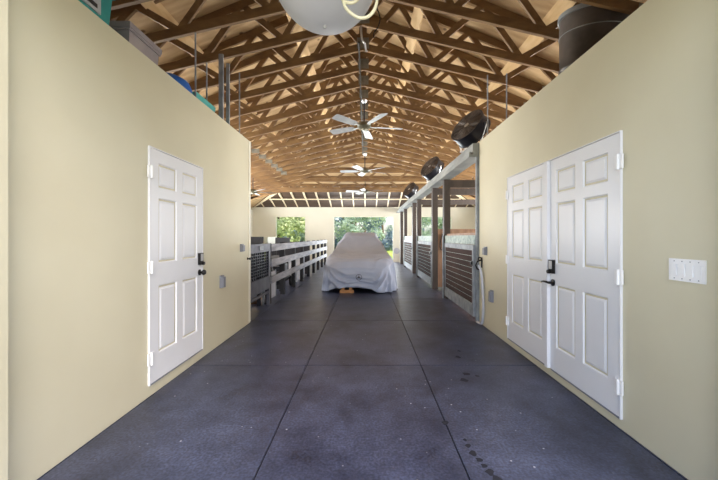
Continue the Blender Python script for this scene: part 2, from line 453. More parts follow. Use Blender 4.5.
# conduit run along the ridge
bm = B(); tube(bm, [(XC-.06, 5.0, 4.415), (XC-.06, 11.9, 4.415)], .014, 8)
tag(obj('conduit', bm, 'black_metal'), 'dark electrical conduit along the peak of the trusses', 'conduit', kind='structure')

# ------------------------------------------------------------------ doors
def door_slab(w, h, th=.045):
    """six panel slab: local x across the width, front face looks to -y"""
    bm = B()
    st = .115*w/.9; mid = .1*w/.9; pw = (w-2*st-mid)/2
    cols = [0, st, st+pw, st+pw+mid, w-st, w]
    rows = [0, .23, .83, 1.03, 1.61, 1.70, 1.92, h]
    grid = [[bm.verts.new((x, 0, z)) for x in cols] for z in rows]
    panels = []
    for r in range(len(rows)-1):
        for c in range(len(cols)-1):
            f = bm.faces.new((grid[r][c], grid[r][c+1], grid[r+1][c+1], grid[r+1][c]))
            if r in (1, 3, 5) and c in (1, 3): panels.append(f)
    bm.normal_update()
    bmesh.ops.inset_individual(bm, faces=panels, thickness=.014, depth=-.014)
    bmesh.ops.inset_individual(bm, faces=panels, thickness=.012, depth=0)
    bmesh.ops.inset_individual(bm, faces=panels, thickness=.03, depth=.011)
    # edges and back
    b = [bm.verts.new(p) for p in ((0, th, 0), (w, th, 0), (w, th, h), (0, th, h))]
    bm.faces.new((b[3], b[2], b[1], b[0]))
    bot = [grid[0][c] for c in range(len(cols))]; top = [grid[-1][c] for c in range(len(cols))]
    lef = [grid[r][0] for r in range(len(rows))]; rig = [grid[r][-1] for r in range(len(rows))]
    bm.faces.new([b[0], b[1]]+bot[::-1]); bm.faces.new([b[2], b[3]]+top)
    bm.faces.new([b[3], b[0]]+lef); bm.faces.new([b[1], b[2]]+rig[::-1])
    return bm
def hinge(parent, x, z, s=1):
    bm = B(); box(bm, x-.035, x+.03, -.014, .0, z-.05, z+.05); tube(bm, [(x, -.018, z-.055), (x, -.018, z+.055)], .009, 8)
    o = obj('hinge', bm, 'white_plastic', parent)
def keypad_lock(parent, x, z, flip=1):
    bm = B(); box(bm, x-.032, x+.032, -.03, .0, z-.065, z+.065); bevel(bm, .02, 3)
    o = obj('keypad_lock', bm, 'black_metal', parent)
    bm = B(); box(bm, x-.016+.012*flip, x+.016+.012*flip, -.042, -.03, z-.02, z+.055); bevel(bm, .006)
    obj('keypad_cover', bm, 'satin_steel', o)
    bm = B(); lathe(bm, [(0, 0), (.02, 0), (.018, .022), (0, .024)], 16, Matrix.Translation((x-.01*flip, -.03, z-.05)) @ Matrix.Rotation(math.radians(90), 4, 'X'))
    obj('lock_turn', bm, 'black_metal', o)
def lever(parent, x, z, d):
    bm = B(); M = Matrix.Translation((x, 0, z)) @ Matrix.Rotation(math.radians(90), 4, 'X')
    lathe(bm, [(0, 0), (.033, 0), (.033, .008), (.014, .012), (.012, .05), (0, .05)], 20, M)
    tube(bm, [(x, -.045, z), (x+d*.03, -.052, z+.004), (x+d*.07, -.055, z+.004), (x+d*.115, -.05, z-.004)], [.011, .011, .009, .007], 10)
    obj('door_handle', bm, 'black_metal', parent)
def knob(parent, x, z):
    bm = B(); M = Matrix.Translation((x, 0, z)) @ Matrix.Rotation(math.radians(90), 4, 'X')
    lathe(bm, [(0, 0), (.033, 0), (.033, .008), (.012, .012), (.012, .03), (.026, .036), (.031, .05), (.024, .066), (0, .07)], 20, M)
    obj('door_handle', bm, 'black_metal', parent)
def frame_trim(parent, w, h, z0=0):
    bm = B(); t = .012
    box(bm, -t, -.004, -.006, .03, z0-.01, h+t); box(bm, w+.004, w+t, -.006, .03, z0-.01, h+t); box(bm, -.004, w+.004, -.006, .03, h+.004, h+t)
    obj('door_frame', bm, 'door_white', parent)
    boxobj('threshold', 'grey_plastic', parent, -.01, w+.01, -.004, .03, -.012, -.002)

# left door: face looks to +x.  local x runs away from the camera, local -y -> world +x
d1 = structure(empty('door_1', (XL+.012, 2.74, .108), math.radians(90)), 'white six-panel door in the left wall with black lock and knob')
W1, H1 = .87, 2.03
obj('door_slab', door_slab(W1, H1), 'door_white', d1, ang=25); frame_trim(d1, W1, H1)
for z in (.22, 1.0, 1.82): hinge(d1, -.004, z)
keypad_lock(d1, W1-.06, 1.02, -1); knob(d1, W1-.06, .87)
# right doors: face looks to -x.  local x runs towards the camera
# far leaf
d2 = structure(empty('door_2', (XR-.012, 4.075, .085), math.radians(-90)), 'far leaf of the white six-panel double doors in the right wall')
W2 = .905
obj('door_slab', door_slab(W2, H1), 'door_white', d2, ang=25)
for z in (.22, 1.0, 1.82): hinge(d2, -.004, z)
boxobj('astragal', 'door_white', d2, W2-.018, W2+.028, -.03, .0, 0, H1, bev=.006)
bm = B(); t = .012
box(bm, -t, -.004, -.006, .03, -.01, H1+t); box(bm, -.004, W2+.004, -.006, .03, H1+.004, H1+t)
obj('door_frame', bm, 'door_white', d2); boxobj('threshold', 'grey_plastic', d2, -.01, W2, -.004, .03, -.012, -.002)
d3 = structure(empty('door_3', (XR-.012, 3.155, .085), math.radians(-90)), 'near leaf of the white six-panel double doors with black keypad and lever')
W3 = .875
obj('door_slab', door_slab(W3, H1), 'door_white', d3, ang=25)
for z in (.22, 1.0, 1.82): hinge(d3, W3+.004, z)
bm = B()
box(bm, W3+.004, W3+t, -.006, .03, -.01, H1+t); box(bm, -.004, W3+.004, -.006, .03, H1+.004, H1+t)
obj('door_frame', bm, 'door_white', d3); boxobj('threshold', 'grey_plastic', d3, .03, W3+.01, -.004, .03, -.012, -.002)
keypad_lock(d3, .065, 1.0, 1); lever(d3, .065, .845, -1)

# ------------------------------------------------------------------ small wall fittings
def on_left(y, z): return empty_at((XL, y, z), math.radians(90))
def fitting(name, label, cat, side, y, z):
    t = thing(name, label, cat, (XL if side < 0 else XR, y, z), math.radians(90 if side < 0 else -90))
    return t     # local -y points into the aisle
def outlet(side, y, z, label, name='electrical_outlet', h=.16, cat='outlet', kindm='grey_plastic'):
    t = fitting(name, label, cat, side, y, z)
    boxobj('back_box', kindm, t, -.038, .038, -.028, 0, -h/2, h/2, bev=.005)
    boxobj('cover_flap', kindm, t, -.033, .033, -.05, -.028, -h/2+.006, h/2-.02, bev=.008)
    return t
outlet(-1, 4.10, .80, 'grey weatherproof outlet box low on the left wall past the white door')
outlet(-1, 4.76, 1.21, 'small grey switch box on the left wall near its far end', 'light_switch', .115, 'switch')
outlet(1, 4.84, 1.16, 'grey switch box high on the right wall beside the stall', 'light_switch', .125, 'switch')
outlet(1, 4.60, .52, 'grey outlet box low on the right wall beyond the double doors', 'electrical_outlet', .17)
t = fitting('switch_plate', 'wide white switch plate with rocker switches at the right edge', 'switch', 1, 1.812, 1.18)
boxobj('cover_plate', 'white_plastic', t, -.103, .103, -.008, 0, -.064, .064, bev=.003)
for k in range(4):
    x = -.069+.046*k
    if k < 3: boxobj('rocker', 'white_plastic', t, x-.0165, x+.0165, -.013, -.008, -.034, .034, bev=.002)
    else: boxobj('blank_insert', 'white_plastic', t, x-.0165, x+.0165, -.0105, -.008, -.034, .034, bev=.001)
for k in range(4):
    for s in (-1, 1):
        bm = B(); M = Matrix.Translation((-.069+.046*k, -.008, s*.05)) @ Matrix.Rotation(math.radians(90), 4, 'X')
        lathe(bm, [(0, 0), (.0035, 0), (.003, .0015), (0, .002)], 10, M)
        obj('screw', bm, 'grey_plastic', t)
# little black knob and trim bead at the far end of the left wall
t = fitting('hook_knob', 'small black knob near the far corner of the left wall', 'hook', -1, 5.02, 1.03)
bm = B(); lathe(bm, [(0, 0), (.02, 0), (.02, .006), (.009, .01), (.009, .03), (.02, .036), (.018, .05), (0, .053)], 16, Matrix.Rotation(math.radians(90), 4, 'X')); obj('knob', bm, 'black_metal', t)
bm = B(); box(bm, XL, XL+.006, 5.075, YE+.004, .02, WT-.0); structure(obj('trim_1', bm, 'back_wall_paint'), 'pale corner bead at the end of the left wall')
# hook and pale hose loop on the right wall end
t = fitting('bracket_hook', 'black metal hook bracket at the end of the right wall by the stall', 'hook', 1, 5.02, .95)
bm = B(); box(bm, -.02, .02, -.012, 0, -.06, .1); tube(bm, [(0, -.01, .06), (0, -.07, .04), (0, -.10, -.02), (0, -.08, -.08), (0, -.04, -.09)], .013, 8)
tube(bm, [(0, -.01, .09), (0, -.05, .1), (0, -.06, .06)], .012, 8); obj('hook', bm, 'black_metal', t)
bm = B()
pts = [(XR-.06, 5.0, .93), (XR-.035, 4.95, .8), (XR-.03, 4.90, .5), (XR-.03, 4.88, .3), (XR-.03, 4.93, .06), (XR-.04, 5.0, .021), (XR-.05, 5.09, .021)]
def spline(pts, n=8):
    out = []; P = [Vector(p) for p in pts]; P = [2*P[0]-P[1]]+P+[2*P[-1]-P[-2]]
    for i in range(1, len(P)-2):
        for k in range(n):
            t = k/n; a, b, c, d = P[i-1], P[i], P[i+1], P[i+2]
            out.append(.5*((2*b)+(c-a)*t+(2*a-5*b+4*c-d)*t*t+(3*b-a-3*c+d)*t**3))
    out.append(P[-2]); return out
tube(bm, spline(pts), .02, 8)
tag(obj('hose', bm, 'panel_pale'), 'pale grey hose hanging in a loop from the black hook', 'hose')

# ------------------------------------------------------------------ bowl pendant
BX, BY, BZ, BR = -.288, 2.235, EYE+1.845, .37
t = thing('pendant_lamp', 'large white bowl pendant lamp with a small knob, hung near the entrance', 'lamp', (BX, BY, BZ))
bm = B(); prof = [(0, -BR)]+[(BR*math.sin(a), -BR*math.cos(a)) for a in [math.radians(3+84*k/22) for k in range(23)]]
prof += [(BR*1.02, .01), (BR*.99, .012)] + [((BR-.012)*math.sin(a), -(BR-.012)*math.cos(a)) for a in [math.radians(87-84*k/16) for k in range(17)]] + [(0, -BR+.012)]
lathe(bm, prof, 64); obj('bowl_shade', bm, 'bowl_white', t)
bm = B(); lathe(bm, [(0, -BR-.022), (.008, -BR-.02), (.012, -BR-.012), (.008, -BR-.004), (.014, -BR+.002), (0, -BR+.003)], 16); obj('finial', bm, 'satin_steel', t)
bm = B(); lathe(bm, [(.02, .45), (.07, .44), (.09, .40), (.02, .38), (.012, .01), (.25, .004), (.29, 0.0)], 24)
tube(bm, [(0, 0, .42), (0, 0, EYE+3.1-BZ-.05)], .008, 8); obj('stem', bm, 'satin_steel', t)
# cream cable coil and thin cords
def px(u, v, y): return Vector(((u-366)*y/320, y, EYE+(237-v)*y/320))
bm = B()
c1 = [px(u, v, 1.86+.0006*i) for i, (u, v) in enumerate([(338, -14), (343, 0), (346, 8), (352, 14), (360, 18), (369, 16), (375, 8), (377, -4), (372, -16), (358, -22), (345, -18), (341, -8), (343, 0), (350, 3), (357, 0), (363, -10), (362, -30), (352, -50)])]
c1 += [Vector((-.12, 1.98, 3.6)), Vector((-.13, 2.12, 4.2)), Vector((-.13, 2.165, 4.43))]
tube(bm, spline(c1, 8), .0095, 10)
tag(obj('cable_coil', bm, 'cable_cream'), 'cream cable looped in a coil beside the white bowl lamp', 'cable')
bm = B(); tube(bm, spline([Vector((-.02, 2.76, 4.43)), px(372, -30, 2.68), px(374, -5, 2.65), px(377, 8, 2.65), px(380, 18, 2.65), px(378, 27, 2.65), px(374, 33, 2.65), px(374, 38, 2.65)]), .005, 8)
tag(obj('cord', bm, 'black_metal'), 'thin black cord dangling at the peak beside the bowl lamp', 'cord')
bm = B(); tube(bm, spline([px(361, 26, 4.62), px(361.5, 34, 4.62), px(362.5, 40, 4.64), px(365, 44, 4.66), px(366, 50, 4.9), px(367, 51, 5.2)]), .014, 8)
tag(obj('cord', bm, 'satin_steel'), 'grey cable hanging under the peak of the near truss', 'cord')

# ------------------------------------------------------------------ ceiling fans
def make_fan():
    t = empty('ceiling_fan')      # origin at hub height
    bm = B(); lathe(bm, [(0, .60), (.075, .60), (.075, .585), (.03, .53), (0, .53)], 24); obj('canopy', bm, 'satin_steel', t)
    bm = B(); tube(bm, [(0, 0, .08), (0, 0, .56)], .016, 10); obj('downrod', bm, 'fan_dark', t)
    bm = B(); lathe(bm, [(0, .10), (.05, .10), (.13, .075), (.155, .04), (.155, 0), (.12, -.035), (.06, -.06), (.05, -.085), (0, -.09)], 32); obj('motor_housing', bm, 'fan_bronze', t)
    for k in range(5):
        a = math.radians(10+72*k)
        bm = B(); n = 12; top = []; bot = []
        R = Matrix.Rotation(a, 4, 'Z') @ Matrix.Rotation(math.radians(13), 4, 'X')
        outline = [(.24, -.06), (.34, -.085), (.6, -.098), (.84, -.098), (.875, -.08), (.88, 0), (.875, .08), (.84, .098), (.6, .098), (.34, .085), (.24, .06)]
        A = [bm.verts.new(R @ Vector((x, y, .004))) for x, y in outline]; Bv = [bm.verts.new(R @ Vector((x, y, -.004))) for x, y in outline]
        bm.faces.new(A); bm.faces.new(Bv[::-1]); m = len(outline)
        for i in range(m): bm.faces.new((A[i], Bv[i], Bv[(i+1) % m], A[(i+1) % m]))
        bl = obj('blade', bm, 'blade_grey', t)
        bm = B(); bar(bm, R @ Vector((.12, 0, -.006)), R @ Vector((.30, 0, -.009)), .05, .008); obj('blade_bracket', bm, 'fan_bronze', bl)
    return t
fan = make_fan()
FANS = [(XC+.01, 7.17, EYE+2.47, 'nearest silver-bladed ceiling fan hanging from the ridge over the aisle', 0),
        (XC+.01, 11.30, EYE+2.33, 'middle ceiling fan of the ridge row, in front of the pinkish hip roof boards', 20),
        (XC+.01, 14.66, EYE+2.08, 'farthest and lowest ceiling fan of the ridge row, near the back wall', 35),
        (-4.15, 11.75, EYE+1.66, 'ceiling fan over the left stalls, half hidden by the left wall', 15),
        (3.93, 11.75, EYE+1.66, 'ceiling fan over the right stalls, seen between the posts', 50)]
for i, (x, y, z, lab, rz) in enumerate(FANS):
    f = fan if i == 0 else copy_tree(fan)
    f.location = (x, y, z); f.rotation_euler = (0, 0, math.radians(rz)); tag(f, lab, 'ceiling fan', 'ceiling fans')

# ------------------------------------------------------------------ loft clutter
def tote(label, loc, w, l, h, body, lid, rz=0, decal=False, lidh=.05, group='storage totes on the left loft'):
    t = thing('storage_tote', label, 'storage bin', loc, rz, group)
    bm = B()
    a, b = .92, 1
    vs0 = [bm.verts.new((sx*w/2*a, sy*l/2*a, 0)) for sx, sy in ((-1, -1), (1, -1), (1, 1), (-1, 1))]
    vs1 = [bm.verts.new((sx*w/2, sy*l/2, h-lidh)) for sx, sy in ((-1, -1), (1, -1), (1, 1), (-1, 1))]
    bm.faces.new(vs0[::-1]); bm.faces.new(vs1)
    for i in range(4): bm.faces.new((vs0[i], vs0[(i+1) % 4], vs1[(i+1) % 4], vs1[i]))
    for f in list(bm.faces):
        if abs(f.normal.z) < .5: pass
    bevel(bm, .025, 3); 
    box(bm, -w/2-.012, w/2+.012, -l/2-.012, l/2+.012, h-lidh-.035, h-lidh-.012)
    obj('body', bm, body, t)
    bm = B(); box(bm, -w/2-.018, w/2+.018, -l/2-.018, l/2+.018, h-lidh-.012, h-.015); box(bm, -w/2+.04, w/2-.04, -l/2+.04, l/2-.04, h-.016, h); bevel(bm, .008)
    obj('lid', bm, lid, t)
    if decal:
        bm = B(); box(bm, w/2-.02, w/2+.004, l*.02, l*.36, h*.34, h*.66); bevel(bm, .003); o = obj('label_sticker', bm, 'panel_pale', t)
        bm = B(); box(bm, w/2+.004, w/2+.006, l*.06, l*.32, h*.40, h*.47); box(bm, w/2+.004, w/2+.006, l*.06, l*.22, h*.52, h*.59); obj('print', bm, 'emblem_dark', o)
    return t
tote('teal lidded bin with a printed label on the left loft, nearest the entrance', (-2.22, 2.12, WT), .42, .84, .44, 'teal', 'teal', decal=True)
tote('tall grey tote on the left loft between teal bin and blue tub', (-2.30, 3.0, WT), .46, .40, .365, 'tote_grey', 'tote_grey')
t = thing('feed_tub', 'round blue tub upturned on the left loft behind the grey tote', 'tub', (-2.27, 3.70, WT))
bm = B(); lathe(bm, [(.23, 0), (.245, 0), (.245, .02), (.235, .03), (.23, .20), (.20, .27), (.12, .315), (0, .33)], 40); obj('tub', bm, 'blue', t)
bm = B(); lathe(bm, [(.243, .012), (.252, .02), (.252, .035), (.235, .036)], 40); obj('rim', bm, 'blue', t)
tote('pale teal lidded bin on the left loft beside the steel studs', (-2.36, 4.34, WT), .36, .48, .34, 'teal_pale', 'teal_pale', decal=True)

# hanging rods and studs above the loft edges
def rod(x, y, top, m, label, w=.02, channel=False, name='hanger_rod', grp='steel rods above the left loft'):
    bm = B()
    if channel:
        box(bm, x-w/2, x+w/2, y-.003, y, WT, top); box(bm, x-w/2, x-w/2+.003, y, y+.03, WT, top); box(bm, x+w/2-.003, x+w/2, y, y+.03, WT, top)
    else: tube(bm, [(x, y, WT), (x, y, top)], w/2, 8)
    o = obj(name, bm, m); tag(o, label, 'rod', grp); return o
def rodpx(u, y, *a, **k): return rod((u-366)*y/320, y, *a, **k)
rodpx(195.5, 4.03, Hb(2.1)+.05, 'galvanised', 'thin steel rod on the left loft nearest the blue tub')
rodpx(206.8, 4.65, Hb(2.26)+.05, 'galvanised', 'thin steel rod on the left loft rising behind the pale teal bin')
rodpx(220.8, 4.60, Hb(2.05)+.05, 'galvanised', 'widest galvanised stud channel on the left loft', w=.062, channel=True, name='steel_stud')
rodpx(227.6, 4.80, Hb(2.03)+.02, 'galvanised', 'narrow galvanised stud channel just beyond the widest one', w=.045, channel=True, name='steel_stud')
rodpx(239.5, 5.10, Hb(2.0)+.02, 'galvanised', 'thin steel rod at the far end of the left loft')
rodpx(487.6, 5.20, Hb(2.05)+.05, 'galvanised', 'thin steel rod in front of the near drum fan on the right loft', grp='steel rods above the right loft')
rodpx(506.6, 5.26-.22, Hb(2.3)+.05, 'galvanised', 'thin steel rod on the right loft between drum fan and black barrel', grp='steel rods above the right loft')

# black barrel on the right loft
t = thing('barrel', 'wide black plastic barrel with pale rim standing on the right loft', 'barrel', (2.66, 3.72, WT))
t.scale = (1.5, 1, 1)
bm = B(); lathe(bm, [(0, 0), (.235, 0), (.25, .02), (.255, .40), (.262, .41), (.262, .43), (.256, .44), (.258, .86), (.255, 1.03), (.24, 1.03), (.235, .9), (0, .88)], 48); obj('body', bm, 'drum_black', t)
bm = B(); lathe(bm, [(.252, 1.0), (.268, 1.0), (.268, 1.05), (.235, 1.05), (.235, 1.02)], 48); obj('rim', bm, 'beam_grey', t)
bm = B(); lathe(bm, [(.2575, .80), (.263, .806), (.2575, .812)], 48); obj('seam_ring', bm, 'beam_grey', t)
bm = B(); lathe(bm, [(0, 0), (.06, 0), (.065, .06), (.05, .08), (0, .085)], 24, Matrix.Translation((2.42, 3.80, WT+1.03)))

bm.free()

# ------------------------------------------------------------------ right stalls
POSTS = [(7.22, 'nearest'), (8.46, 'second'), (10.95, 'third'), (12.05, 'fourth'), (14.7, 'fifth'), (16.3, 'farthest')]
for y, lab in POSTS:
    bm = B(); box(bm, 1.745, 1.885, y-.07, y+.07, 0, 2.655); bevel(bm, .006, 1)
    o = obj('stall_post', bm, 'post_brown'); tag(o, 'dark brown square timber post of the right stalls, %s along the aisle' % (lab if lab in ('nearest', 'farthest') else lab+' nearest'), 'post', 'posts of the right stalls', 'structure')
bm = B(); box(bm, 1.72, 1.90, YE+.01, YB-.01, 2.66, 2.88); box(bm, 1.69, 1.72, YE+.01, YB-.01, 2.66, 2.70); box(bm, 1.66, 1.69, YE+.01, YB-.01, 2.66, 2.74)
tag(obj('stall_beam', bm, 'beam_grey'), 'long grey beam along the top of the right stalls', 'beam', kind='structure')
bm = B(); box(bm, 1.775, 1.83, YE+.004, YE+.05, 0, 2.66)
tag(obj('end_channel', bm, 'galvanised'), 'galvanised upright channel at the end of the right wall', 'post', kind='structure')
for y, lab in ((7.22, 'over the first stall'), (8.46, 'over the plank partition'), (10.95, 'over the second stall')):
    bm = B(); box(bm, 1.885, XO1, y-.04, y+.04, 2.48, 2.65)
    tag(obj('stall_header', bm, 'post_brown'), 'dark brown cross beam %s' % lab, 'beam', 'cross beams over the right stalls', 'structure')

def stall_front(y0, y1, label):
    """low sliding panel: galvanised frame filled with brown boards, pale rail over it"""
    t = thing('slatted_gate', label, 'stall gate', (1.80, y0, 0), 0, 'slatted fronts of the right stalls')
    L = y1-y0
    bm = B(); box(bm, -.035, .035, 0, L, 1.245, 1.40); bevel(bm, .005, 1); obj('top_rail', bm, 'galvanised_pale', t)
    bm = B()
    box(bm, -.06, -.01, 0.0, .06, .08, 1.24); box(bm, -.06, -.01, L-.12, L-.06, .08, 1.24)
    box(bm, -.06, -.01, .06, L-.12, 1.15, 1.24); box(bm, -.06, -.01, .06, L-.12, .08, .27)
    obj('frame', bm, 'galvanised', t)
    n = 9; z0, z1 = .27, 1.15; p = (z1-z0)/n
    for k in range(n):
        bm = B(); box(bm, -.05, -.02, .06, L-.12, z0+k*p+.009, z0+(k+1)*p); obj('slat', bm, 'slat_brown', t)
    bm = B()
    for k in range(n): box(bm, -.047, -.02, .06, L-.12, z0+k*p, z0+k*p+.0088)
    obj('slat_channel', bm, 'galvanised_pale', t)
    bm = B(); box(bm, -.075, -.06, .03, .07, .9, .98); box(bm, -.09, -.075, .035, .065, .92, .96); obj('latch', bm, 'black_metal', t)
    bm = B(); box(bm, -.035, .02, L-.055, L-.005, 0, 1.245); obj('jamb_channel', bm, 'post_brown', t)
    bm = B(); box(bm, -.085, -.058, L+.005, L+.05, 0, 1.40); obj('edge_strip', bm, 'galvanised', t)
    return t
stall_front(YE+.055, 7.145, 'slatted brown stall front in a galvanised frame beside the right wall')
stall_front(8.535, 10.875, 'slatted brown stall front behind the plank partition, second from the right wall')
stall_front(12.125, 14.625, 'farthest slatted stall front, near the back wall')
t = thing('stall_partition', 'brown vertical plank partition between the first two right stalls', 'partition', (0, 8.47, 0))
for k in range(14):
    x = 1.89+k*.295
    bm = B(); box(bm, x+.003, x+.292, -.02, .02, .05, 1.54); obj('plank', bm, 'plank_brown', t)
bm = B(); box(bm, 1.89, 6.0, -.035, .035, 1.54, 1.58); obj('cap_rail', bm, 'plank_brown', t)
t = thing('stall_partition', 'dark plank partition across the left stalls behind the board fence', 'partition', (0, 11.6, 0))
for k in range(13):
    x = -2.10-.295*(k+1)
    bm = B(); box(bm, x+.003, x+.292, -.02, .02, .03, 1.17); obj('plank', bm, 'dark_panel', t)
bm = B(); box(bm, -5.93, -2.10, -.03, .03, 1.17, 1.20); obj('cap_rail', bm, 'dark_panel', t)
# shelf board above first stall rail
bm = B(); box(bm, 1.80, 2.02, YE+.06, 7.13, 1.40, 1.44)
tag(obj('ledge_board', bm, 'plank_brown'), 'brown ledge board along the top of the nearest stall front', 'board')
# halter rope on the partition
bm = B(); tube(bm, spline([(2.02, 8.43, 1.46), (1.97, 8.42, 1.30), (1.95, 8.42, 1.12), (1.99, 8.42, 1.03), (2.04, 8.42, 1.10), (2.05, 8.42, 1.28), (2.03, 8.43, 1.46)]), .012, 8)
tag(obj('lead_rope', bm, 'rope_dark'), 'dark rope looped over the plank partition', 'rope')

# drum fans on the beam
def make_drum():
    t = empty('drum_fan')
    R = .31; tilt = Matrix.Translation((0, 0, .36))
    # axis along local -y: rotate lathe z -> -y
    M = tilt @ Matrix.Rotation(math.radians(59), 4, 'X')
    bm = B(); lathe(bm, [(R+.012, -.11), (R+.012, -.09), (R, -.09), (R, .09), (R+.012, .09), (R+.012, .11), (R-.01, .11), (R-.01, -.11), (R+.012, -.11)], 48, M); obj('drum', bm, 'fan_dark', t)
    for zz, nm in ((.108, 'front_guard'), (-.108, 'rear_guard')):
        bm = B()
        for k in range(1, 15):
            r = R*k/14.5
            tube(bm, [M @ Vector((r*math.cos(a), r*math.sin(a), zz)) for a in [2*math.pi*i/32 for i in range(32)]], .0045, 5, True)
        for k in range(20):
            a = math.pi*2*k/20
            tube(bm, [M @ Vector((0.03*math.cos(a), .03*math.sin(a), zz)), M @ Vector(((R-.005)*math.cos(a), (R-.005)*math.sin(a), zz))], .0045, 5)
        g = obj(nm, bm, 'fan_brown', t)
        bm = B(); lathe(bm, [(0, zz+(.004 if zz > 0 else -.004)), (.045, zz+(.004 if zz > 0 else -.004)), (.045, zz-.004 if zz > 0 else zz+.004)], 20, M); obj('hub_badge', bm, 'satin_steel', g)
    bm = B(); lathe(bm, [(0, .05), (.07, .05), (.085, .03), (.085, -.12), (0, -.13)], 24, M); obj('motor', bm, 'fan_dark', t)
    for k in range(4):
        a = math.pi/2*k+.4
        bm = B(); prev = []
        for r in (.07, .14, .21, .28):
            tw = math.radians(32); w = .05+.18*r
            row = []
            for s in (-1, 1):
                da = s*w/r*.5
                row.append(bm.verts.new(M @ Vector((r*math.cos(a+da), r*math.sin(a+da), .08+s*w*.35))))
            prev.append(row)
        fs = [bm.faces.new((p[0], q[0], q[1], p[1])) for p, q in zip(prev, prev[1:])]
        bmesh.ops.solidify(bm, geom=fs, thickness=.004)
        obj('fan_blade', bm, 'fan_brown', t)
    bm = B()
    for s in (-1, 1):
        bar(bm, (s*(R+.03), 0, .36), (s*.2, 0, .02), .03, .012, up=(0, 1, 0)); box(bm, s*(R+.03)-.02, s*(R+.03)+.01*s+.01, -.02, .02, .34, .38)
    box(bm, -.22, .22, -.03, .03, 0, .02); box(bm, -.04, .04, -.12, .12, 0, .015)
    obj('stand', bm, 'satin_steel', t)
    bm = B(); tube(bm, spline([M @ Vector((0, -.05, -.13)), Vector((.05, .2, .2)), Vector((.02, .22, .05)), Vector((0, .12, .012))]), .008, 8); obj('power_cord', bm, 'black_rubber', t)
    return t
dr = make_drum()
for i, (y, lab) in enumerate(((5.55, 'large dark drum fan on the beam next to the right wall'), (8.75, 'dark drum fan in the middle of the stall beam'), (12.9, 'small looking drum fan farthest along the stall beam'))):
    d = dr if i == 0 else copy_tree(dr)
    d.location = (1.81, y, 2.88); d.rotation_euler = (0, 0, math.radians(-61)); tag(d, lab, 'drum fan', 'drum fans on the stall beam')

# ------------------------------------------------------------------ left fence and gate
FX = -1.95
t = thing('mesh_gate', 'dark grey gate with wire mesh at the end of the left wall', 'gate', (FX, YE+.08, 0))
L = 1.22
bm = B(); box(bm, -.025, .025, 0, .07, .35, 1.24); box(bm, -.025, .025, L-.09, L, .0, 1.24); box(bm, -.025, .025, .07, L-.09, 1.09, 1.24); box(bm, -.025, .025, .07, L-.09, .35, .60); bevel(bm, .004, 1); obj('frame', bm, 'gate_grey', t)
bm = B()
for k in range(11): y = .07+(L-.16)*k/10; box(bm, -.008, .008, y-.007, y+.007, .60, 1.09)
for k in range(10): z = .60+.49*k/9; box(bm, -.007, .007, .07, L-.09, z-.006, z+.006)
obj('mesh_panel', bm, 'fan_dark', t)
bm = B(); box(bm, .026, .04, .55, .75, 1.13, 1.2); obj('name_plate', bm, 'galvanised', t)
bm = B(); box(bm, -.02, .02, .0, L, 0.26, .30); bar(bm, (0, .06, .30), (0, .55, .42), .03, .06); obj('brace', bm, 'gate_grey', t)
t = thing('board_fence', 'grey weathered three-board fence along the left side of the aisle', 'fence', (FX, 6.5, 0))
FL = 9.2
for z0, z1 in ((1.08, 1.225), (.76, .91), (.42, .56)):
    bm = B(); box(bm, .0, .035, 0, FL, z0, z1); bevel(bm, .004, 1); obj('rail', bm, 'fence_grey', t)
for k in range(9):
    y = .05+k*(FL-.1)/8
    bm = B(); box(bm, -.10, -.002, y-.05, y+.05, 0, 1.24); obj('post', bm, 'dark_panel', t)

# things behind the fence
t = thing('storage_chest', 'dark charcoal chest behind the mesh gate with its top at eye level', 'chest', (-2.42, 5.85, 0))
boxobj('body', 'dark_panel', t, -.33, .33, -.6, .6, .62, 1.24, bev=.01); boxobj('lid', 'dark_panel', t, -.35, .35, -.62, .62, 1.245, 1.375, bev=.012)
for sx in (-.28, .28):
    for sy in (-.54, .54): boxobj('leg', 'dark_panel', t, sx-.03, sx+.03, sy-.03, sy+.03, 0, .62)
t = thing('cardboard_box', 'pale cream box at the top of the fence beside the charcoal chest', 'box', (-2.28, 7.05, 1.22))
boxobj('body', 'box_pale', t, -.2, .2, -.28, .28, 0, .12, bev=.006); boxobj('lid', 'box_pale', t, -.206, .206, -.286, .286, .1201, .15, bev=.004)
t = thing('steel_shelf', 'dark shelf unit behind the board fence holding the pale box', 'shelf', (-2.42, 8.3, 0))
for z in (.8, 1.18): boxobj('shelf', 'dark_panel', t, -.27, .27, -1.55, 1.2, z, z+.035)
for sx in (-.25, .25):
    for sy in (-1.52, -.2, 1.17): boxobj('upright', 'dark_panel', t, sx-.02, sx+.02, sy-.02, sy+.02, 0, 1.18)
t = thing('tack_box', 'long dark box lying on the shelf behind the fence, under the left window', 'box', (-2.38, 8.35, 1.216))
boxobj('body', 'dark_panel', t, -.22, .22, -.75, .75, 0, .10, bev=.008); boxobj('lid', 'dark_panel', t, -.23, .23, -.76, .76, .101, .14, bev=.006)
t = thing('bucket', 'small lime green bucket glimpsed between the upper fence boards', 'bucket', (-2.28, 7.05, .836))
bm = B(); lathe(bm, [(0, 0), (.1, 0), (.13, .26), (.138, .27), (.125, .27), (.096, .01), (0, .008)], 24); obj('pail', bm, 'lime', t)
bm = B(); tube(bm, [(.13*math.cos(a), .0, .26+.05*math.sin(a)) for a in [math.pi*i/10 for i in range(11)]], .005, 6); obj('handle', bm, 'satin_steel', t)
t = thing('leaning_panel', 'pale metal sheet standing behind the lowest fence board near the gate', 'panel', (-2.09, 6.95, 0))
bm = B(); box(bm, -.006, .006, -.42, .42, .02, .6); obj('sheet', bm, 'panel_pale', t)
